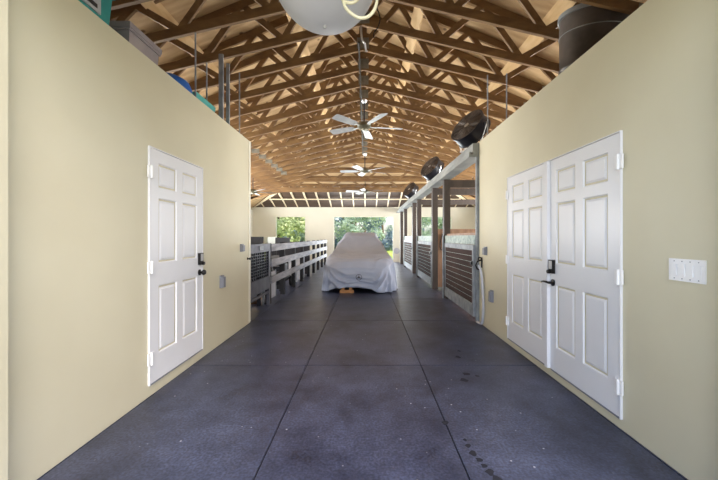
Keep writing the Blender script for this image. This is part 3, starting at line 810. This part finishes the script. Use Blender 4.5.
bm = B(); box(bm, -.015, .015, -.45, -.42, 0, .62); box(bm, -.015, .015, .42, .45, 0, .62); obj('edge_trim', bm, 'galvanised', t)
# black equipment: a small wheeled compressor
t = thing('air_compressor', 'black wheeled machine on the floor behind the fence', 'compressor', (-2.3, 8.75, 0))
bm = B(); lathe(bm, [(0, -.42), (.08, -.41), (.15, -.36), (.17, -.3), (.17, .3), (.15, .36), (.08, .41), (0, .42)], 28, Matrix.Translation((0, 0, .30)) @ Matrix.Rotation(math.radians(90), 4, 'X')); obj('tank', bm, 'black_rubber', t)
bm = B(); box(bm, -.13, .13, -.25, .12, .46, .64); bevel(bm, .03); obj('motor', bm, 'fan_dark', t)
for sx in (-.19, .19):
    bm = B(); lathe(bm, [(.06, -.03), (.13, -.03), (.14, -.015), (.14, .015), (.13, .03), (.06, .03), (.06, -.03)], 28, Matrix.Translation((sx, .26, .14)) @ Matrix.Rotation(math.radians(90), 4, 'Y')); w = obj('wheel', bm, 'black_rubber', t)
    bm = B(); lathe(bm, [(0, -.02), (.06, -.02), (.06, .02), (0, .02)], 20, Matrix.Translation((sx, .26, .14)) @ Matrix.Rotation(math.radians(90), 4, 'Y')); obj('wheel_hub', bm, 'satin_steel', w)
bm = B(); tube(bm, [(-.12, -.3, .3), (-.12, -.5, .62), (.12, -.5, .62), (.12, -.3, .3)], .012, 8); obj('handle', bm, 'satin_steel', t)
bm = B(); box(bm, -.05, .05, -.34, -.26, 0, .15); obj('foot', bm, 'black_rubber', t)
t = thing('bucket', 'white bucket on the floor behind the fence, past the black machine', 'bucket', (-2.24, 9.85, 0))
bm = B(); lathe(bm, [(0, 0), (.12, 0), (.15, .32), (.158, .33), (.144, .33), (.116, .01), (0, .008)], 28); obj('pail', bm, 'white_plastic', t)
bm = B(); tube(bm, [(.155*math.cos(a), .0, .32-.12*math.sin(a)) for a in [math.pi*i/10 for i in range(11)]], .005, 6); obj('handle', bm, 'satin_steel', t)
t = thing('storage_cabinet', 'low pale blue-white cabinet behind the fence, past the white bucket', 'cabinet', (-2.30, 10.6, 0))
boxobj('body', 'panel_pale', t, -.2, .2, -.28, .28, .0, .7, bev=.01)
for s in (-1, 1):
    dd = boxobj('door', 'panel_pale', t, .201, .217, s*.14-.132, s*.14+.132, .03, .68, bev=.003); boxobj('handle', 'satin_steel', dd, .218, .23, s*.03-.006, s*.03+.006, .3, .42)
t = thing('storage_bin', 'slate blue plastic bin on the floor under the mesh gate', 'storage bin', (-2.50, 5.75, 0))
bm = B()
a0 = [bm.verts.new((sx*.24, sy*.34, 0)) for sx, sy in ((-1, -1), (1, -1), (1, 1), (-1, 1))]; a1 = [bm.verts.new((sx*.28, sy*.38, .36)) for sx, sy in ((-1, -1), (1, -1), (1, 1), (-1, 1))]
bm.faces.new(a0[::-1]); bm.faces.new(a1)
for i in range(4): bm.faces.new((a0[i], a0[(i+1) % 4], a1[(i+1) % 4], a1[i]))
bevel(bm, .02, 2); obj('body', bm, 'bin_blue', t); boxobj('lid', 'bin_blue', t, -.3, .3, -.4, .4, .361, .39, bev=.008)
t = thing('feed_pan', 'shallow brown feed pan on the floor behind the gate', 'pan', (-2.36, 6.63, 0))
bm = B(); lathe(bm, [(0, 0), (.13, 0), (.19, .08), (.2, .085), (.183, .085), (.125, .012), (0, .012)], 32); obj('pan', bm, 'pan_brown', t)
# hose reel by the doorway
t = thing('hose_reel', 'pale hose reel on the back wall between doorway and right stalls', 'hose reel', (1.66, YB, .62))
bm = B(); lathe(bm, [(0, 0), (.16, 0), (.16, .01), (.07, .012), (.07, .12), (.16, .122), (.16, .132), (0, .132)], 28, Matrix.Rotation(math.radians(90), 4, 'X')); obj('reel', bm, 'panel_pale', t)
bm = B()
for k in range(5): tube(bm, [(.1*math.cos(a), -.03-.02*k, .1*math.sin(a)) for a in [2*math.pi*i/24 for i in range(24)]], .014, 6, True)
obj('hose', bm, 'grey_plastic', t)

# ------------------------------------------------------------------ covered car
CX, CY0, CL = -.17, 7.78, 4.5
HWD = .90
def lerp_table(tb, v):
    if v <= tb[0][0]: return tb[0][1]
    for (a, b), (c, d) in zip(tb, tb[1:]):
        if v <= c:
            k = (v-a)/(c-a); k = k*k*(3-2*k)*.5+k*.5; return b+(d-b)*k
    return tb[-1][1]
TOPT = [(0, .72), (.12, .80), (.4, .85), (1.15, .92), (1.35, .98), (2.0, 1.44), (2.35, 1.53), (3.3, 1.51), (3.9, 1.25), (4.3, .95), (4.5, .70)]
def body_top(x, y):
    T = lerp_table(TOPT, y); ax = abs(x)
    belt = .90
    if T > belt:
        side = 1.53 - (max(ax-.46, 0)/(.80-.46))*(1.53-.93) if ax < .80 else .93-(ax-.80)*.5
        T = min(T, side) if T-side > .08 else T - max(0, (T-side+.08))**2/.32 if T > side-.08 else T
    return T-.04*(ax/.9)**2
def cover():
    bm = B(); NA = 220; NR = 46; NS = 30
    rings = []
    ex = 2/6.5
    def outline(a, r=1.0):
        c, s = math.cos(a), math.sin(a)
        return r*HWD*math.copysign(abs(c)**ex, c), CL/2+r*(CL/2)*math.copysign(abs(s)**ex, s)
    center = bm.verts.new((0, CL/2, body_top(0, CL/2)))
    for j in range(1, NR+1):
        r = 1-(1-j/NR)**1.7
        row = []
        for i in range(NA):
            a = 2*math.pi*i/NA
            # blend from round to superellipse so the middle of the grid stays even
            x, y = outline(a, r)
            z = body_top(x, y) - .10*max(0, (r-.86)/.14)**3
            # loose cloth: creases running from the shoulders towards the middle of the bonnet and screen
            q = (y*1.35-abs(x)*1.1)*5.5+2.6*noise.noise(Vector((x*2.1, y*1.5, .4)))
            cre = (1-abs(math.sin(q)))**2.2
            nn = noise.noise(Vector((x*2.6, y*1.7, 3.3)))*.022 + cre*.034*(.5+.5*min(1, abs(x)/.5))*(1-.7*max(0, abs(x)/HWD-.7)/.3) + noise.noise(Vector((x*8, y*6, 9.1)))*.005
            row.append(bm.verts.new((x, y, z+nn)))
        rings.append(row)
    ztop = [v.co.z for v in rings[-1]]
    for j in range(1, NS+1):
        v = j/NS; row = []
        for i in range(NA):
            a = 2*math.pi*i/NA
            x, y = outline(a)
            nx, ny = math.copysign(abs(math.cos(a))**(2-ex), math.cos(a))/HWD, math.copysign(abs(math.sin(a))**(2-ex), math.sin(a))/(CL/2)
            l = math.hypot(nx, ny); nx /= l; ny /= l
            front = max(0, -ny)
            # hem: low at the corners, lifted in the middle of the front
            hem = .02 + .012*noise.noise(Vector((x*2.2, y*2.2, 1.7)))
            if y < CL*.3: hem += .13*max(0, 1-(abs(x+.18)/.62)**4)*front
            z = ztop[i]+(hem-ztop[i])*v
            per = i/NA*60
            fold = (math.sin(per*1.9+2.5*noise.noise(Vector((per*.31, 0, 4.2)))) * .5 + noise.noise(Vector((per*.9, v*.8, 7.7)))*.9)
            # folds lean: shift phase down the skirt on the front so they fall away from the middle
            sw = math.sin(9*(v+.55*abs(x)/HWD)+noise.noise(Vector((x*3, v*3, 2.)))*2.2)
            # swags hang in curves between the two front corners, straight folds at the corners
            mid = max(0, 1-(abs(x)/.80)**4)*front
            q = 12*(v*.55+1.0*((x+.06)/HWD)**2)+1.3*noise.noise(Vector((x*2.3, v*1.6, 5.)))
            swag = (1-abs(math.sin(q)))**1.6
            off = .015*math.sin(math.pi*min(1, v*1.3)) + .05*v + fold*.095*v**.9*(1-.8*mid) + mid*(swag-.25)*.11*min(1, v*2.0)
            row.append(bm.verts.new((x+nx*off, y+ny*off, z)))
        rings.append(row)
    for i in range(NA): bm.faces.new((center, rings[0][i], rings[0][(i+1) % NA]))
    for p, q in zip(rings, rings[1:]):
        for i in range(NA): bm.faces.new((p[i], q[i], q[(i+1) % NA], p[(i+1) % NA]))
    # point of the skirt for the emblem
    fi = [i for i in range(NA) if abs(2*math.pi*i/NA-1.5*math.pi) < .25]
    return bm, rings, fi
bm, rings, fi = cover()
best = min((v for row in rings[46:] for v in row if v.co.y < .3), key=lambda v: (v.co.x-(-.02))**2+(v.co.z-.40)**2)
ec = best.co.copy()
car = thing('covered_car', 'car under a loose silver grey cover parked in the middle of the aisle', 'car', (CX, CY0, 0))
cv = obj('car_cover', bm, 'cover_grey', car, ang=80)
cv.modifiers.new('thick', 'SOLIDIFY').thickness = .004
# three-pointed star badge printed on the cover
bm = B(); Mx = Matrix.Translation((ec.x, ec.y-.03, ec.z))
tube(bm, [Mx @ Vector((.068*math.cos(a), 0, .068*math.sin(a))) for a in [2*math.pi*i/40 for i in range(40)]], .006, 6, True)
for k in range(3):
    a = math.radians(90+120*k)
    tip = Vector((.064*math.cos(a), 0, .064*math.sin(a))); l = Vector((-math.sin(a), 0, math.cos(a)))*.02
    pts = [Vector((0, -.005, 0)), l*.9-tip*.12, tip, -l*.9-tip*.12]
    f1 = [bm.verts.new(Mx @ p) for p in pts]; f2 = [bm.verts.new(Mx @ (p+Vector((0, .008, 0)))) for p in pts]
    bm.faces.new(f1); bm.faces.new(f2[::-1])
    for i in range(4): bm.faces.new((f1[i], f2[i], f2[(i+1) % 4], f1[(i+1) % 4]))
em = obj('star_emblem', bm, 'emblem_dark', cv)
for sx in (-.70, .70):
    for y in (.85, 3.6):
        bm = B(); M = Matrix.Translation((sx, y, .315)) @ Matrix.Rotation(math.radians(90), 4, 'Y')
        lathe(bm, [(.2, -.1), (.29, -.1), (.315, -.08), (.315, .08), (.29, .1), (.2, .1), (.2, -.1)], 36, M); w = obj('wheel', bm, 'black_rubber', car)
        bm = B(); lathe(bm, [(0, -.06), (.2, -.06), (.2, .06), (0, .06)], 28, M); obj('wheel_rim', bm, 'satin_steel', w)
bm = B(); box(bm, -.72, .72, .12, 4.35, .20, .5); bevel(bm, .05); obj('underbody', bm, 'black_rubber', car)
t = thing('wood_block', 'orange brown wood block under the front of the covered car', 'block', (CX-.30, 7.82, 0))
bm = B(); box(bm, -.17, .17, 0, .10, 0, .07); box(bm, -.13, -.06, 0, .10, .07, .24); box(bm, .06, .13, 0, .10, .07, .24); box(bm, -.15, .15, 0, .10, .19, .25)
obj('block', bm, 'ramp_orange', t)

# ------------------------------------------------------------------ damp drips on the floor
def drip(u, v, ru, rv, seed):
    y = 320*EYE/(v-237); x = (u-366)*y/320
    return x, y
bm = B(); rnd = random.Random(3)
def blot(x, y, rx, ry):
    n = 18; ph = rnd.random()*6
    vs = [bm.verts.new((x+rx*math.cos(a)*(1+.25*math.sin(3*a+ph)), y+ry*math.sin(a)*(1+.2*math.sin(2*a+ph)), .0012)) for a in [2*math.pi*i/n for i in range(n)]]
    bm.faces.new(vs)
for u, v, r in ((466, 374, .035), (464, 380, .035), (477, 376, .02), (458, 357, .03), (459, 351, .02), (445, 423, .025), (468, 446, .018), (473, 453.5, .022), (479, 460, .02), (484, 466, .018), (490, 472.5, .024), (497, 479, .026), (465, 440, .012)):
    x, y = drip(u, v, 0, 0, 0); blot(x, y, r, r*1.1)
o = obj('damp_drips', bm, 'damp', recalc=False); tag(o, 'dark damp drips on the floor mats right of centre', 'stain', kind='stuff')

# ------------------------------------------------------------------ outside
bm = B(); box(bm, -40, 40, YB+.2, 70, -.12, -.03); structure(obj('lawn', bm, 'grass'), 'sunlit lawn beyond the back wall')
bm = B(); box(bm, -8, 8, -14, 1.3, -.12, -.02); structure(obj('ground_apron', bm, 'concrete'))
bm = B(); box(bm, -40, XO0-.2, -14, YB+.2, -.12, -.03); structure(obj('ground_left', bm, 'grass'))
bm = B(); box(bm, XO1+.2, 40, -14, YB+.2, -.12, -.03); structure(obj('ground_right', bm, 'grass'))

def make_tree(name, leafm, h, w, n, seed, low=.25):
    rn = random.Random(seed)
    t = empty(name)
    bm = B(); tube(bm, [(0, 0, -.05), (.05, .02, h*.25), (-.04, .05, h*.55), (0, 0, h*.8)], [.16, .13, .09, .03], 10)
    for k in range(5):
        a = rn.random()*6.28; z = h*(.25+.1*k)
        tube(bm, [(0, 0, z), (.35*w*math.cos(a)*.6, .35*w*math.sin(a)*.6, z+.5), (.35*w*math.cos(a), .35*w*math.sin(a), z+1.1)], [.06, .04, .02], 6)
    obj('trunk', bm, 'bark', t)
    bm = B(); blobs = []
    for k in range(26):
        zz = rn.uniform(low, h-.6); f = math.sin(math.pi*min(1, max(.12, (zz+.4)/(h+.4))))**.6
        a = rn.random()*6.28; r = w*.5*f*rn.uniform(.35, 1)
        blobs.append((Vector((r*math.cos(a), r*math.sin(a), zz)), rn.uniform(.45, .95)))
    for k in range(n):
        c, r = blobs[rn.randrange(len(blobs))]
        d = Vector((rn.gauss(0, 1), rn.gauss(0, 1), rn.gauss(0, 1))).normalized()
        p = c+d*r*rn.uniform(.6, 1.05)
        if p.z < .05: continue
        nrm = (d+Vector((rn.gauss(0, .5), rn.gauss(0, .5), rn.gauss(0, .5)+.3))).normalized()
        s = nrm.cross(Vector((rn.gauss(0, 1), rn.gauss(0, 1), rn.gauss(0, 1)))).normalized(); u = nrm.cross(s)
        l, b = rn.uniform(.09, .15), rn.uniform(.05, .08)
        bm.faces.new([bm.verts.new(p+e) for e in (-s*l, -u*b, s*l, u*b)])
    obj('foliage', bm, leafm, t, recalc=False)
    return t
TR = {'leaf_bright': make_tree('bushy_tree', 'leaf_bright', 5.2, 4.2, 6000, 1), 'leaf_mid': make_tree('bushy_tree', 'leaf_mid', 7.0, 4.6, 6000, 2), 'leaf_dark': make_tree('bushy_tree', 'leaf_dark', 8.0, 5.0, 5200, 3)}
used = set()
SPOTS = [('leaf_bright', -6.6, 24.5, 1.0, 'yellow-green leafy tree seen in the left window opening, nearest of that window'),
         ('leaf_dark', -8.3, 30.5, 1.1, 'dark green tree behind the yellow-green one in the left window opening'),
         ('leaf_mid', -5.6, 31.0, 1.0, 'mid green tree at the right side of the left window opening'),
         ('leaf_dark', -11.5, 32, 1.0, 'dark tree at the left side of the left window opening'),
         ('leaf_mid', -.9, 27.5, 1.0, 'pale green tree in the middle of the open doorway'),
         ('leaf_dark', -3.3, 33, 1.0, 'dark green tree at the left side of the open doorway'),
         ('leaf_dark', 1.7, 33, .9, 'dark green tree right of the pale one in the open doorway'),
         ('leaf_mid', 4.6, 37, 1.0, 'mid green tree at the right edge of the open doorway'),
         ('leaf_mid', 7.6, 29, 1.0, 'mid green tree seen in the right window opening between the posts'),
         ('leaf_bright', 9.6, 34, 1.2, 'yellow-green tree behind the right window opening'),
         ('leaf_dark', 12.0, 33, 1.1, 'dark tree at the right side of the right window opening'),
         ('leaf_dark', -.2, 40, 1.2, 'tall dark tree far behind the pale one in the doorway'),
         ('leaf_dark', 7.0, 41, 1.2, 'tall dark tree far behind the right window opening'),
         ('leaf_mid', -8.6, 41, 1.2, 'tall green tree far behind the left window opening')]
for m, x, y, s, lab in SPOTS:
    t = TR[m] if m not in used else copy_tree(TR[m])
    used.add(m); t.location = (x, y, -.03); t.scale = (s, s, s); t.rotation_euler = (0, 0, random.random()*6)
    tag(t, lab, 'tree', 'trees behind the barn')

# ------------------------------------------------------------------ light
w = bpy.data.worlds.new('sky'); scene.world = w; w.use_nodes = True
nt = w.node_tree; bg = nt.nodes['Background']
sky = nt.nodes.new('ShaderNodeTexSky'); sky.sky_type = 'NISHITA'; sky.sun_disc = False; sky.sun_elevation = math.radians(48); sky.sun_rotation = math.radians(150)
sky.dust_density = 2.5
nt.links.new(sky.outputs[0], bg.inputs[0]); bg.inputs[1].default_value = .22
sun = bpy.data.lights.new('sun', 'SUN'); sun.energy = 3.2; sun.angle = math.radians(1.5); sun.color = (1, .98, .93)
so = bpy.data.objects.new('sun', sun); COL.objects.link(so); so.rotation_euler = (math.radians(6), math.radians(27), 0)

def area(name, loc, rot, sx, sy, power, col=(1, 1, 1), spread=180):
    l = bpy.data.lights.new(name, 'AREA'); l.shape = 'RECTANGLE'; l.size = sx; l.size_y = sy; l.energy = power; l.color = col; l.spread = math.radians(spread)
    o = bpy.data.objects.new(name, l); COL.objects.link(o); o.location = loc; o.rotation_euler = rot
    return o
R90 = math.radians(90)
# fill lamps in the added side openings, lighting stalls and trusses
for (a, b), pw in zip(ADDED_SIDEWIN, (200, 200, 150)):
    area('added_fill_left', (XO0+.02, (a+b)/2, 1.8), (0, -R90-math.radians(38), 0), 1.4, b-a, pw, (1, .99, .97), 150)
    area('added_fill_right', (XO1-.02, (a+b)/2, 1.8), (0, R90+math.radians(38), 0), 1.4, b-a, pw, (1, .99, .97), 150)
# added narrow-spread fill lamps at the eave gaps, for the chord undersides
area('added_eave_fill_left', (XO0-.05, 6.6, 2.92), (0, -R90-math.radians(24), 0), .16, 10.4, 62, (1, .98, .95), 55)
area('added_eave_fill_right', (XO1+.05, 6.6, 2.92), (0, R90+math.radians(24), 0), .16, 10.4, 62, (1, .98, .95), 55)
# daylight through the front entrance and the back openings
area('daylight_front', (0, -2.0, 4.2), (math.radians(48), 0, 0), 6, 3, 60, (1, .98, .95))
area('daylight_front_low', (0, -6.0, 1.35), (math.radians(90), 0, 0), 4, 2.4, 72, (1, .98, .96))
area('daylight_back', (-.13, YB+.03, 1.25), (math.radians(-90), 0, 0), 3.2, 2.4, 170, (.88, .94, 1))
# ------------------------------------------------------------------ camera
cam = bpy.data.cameras.new('camera'); cam.sensor_width = 36; cam.lens = 36*320/718
cam.shift_x = -7/718; cam.shift_y = -3/718; cam.clip_start = .05
co = bpy.data.objects.new('camera', cam); COL.objects.link(co); co.location = (0, 0, EYE); co.rotation_euler = (R90, 0, 0)
scene.camera = co
vs = scene.view_settings; vs.view_transform = 'Standard'; vs.look = 'None'; vs.exposure = 1.0; vs.gamma = 1; vs.use_curve_mapping = False
scene.cycles.use_denoising = True
scene.cycles.max_bounces = 10; scene.cycles.diffuse_bounces = 6
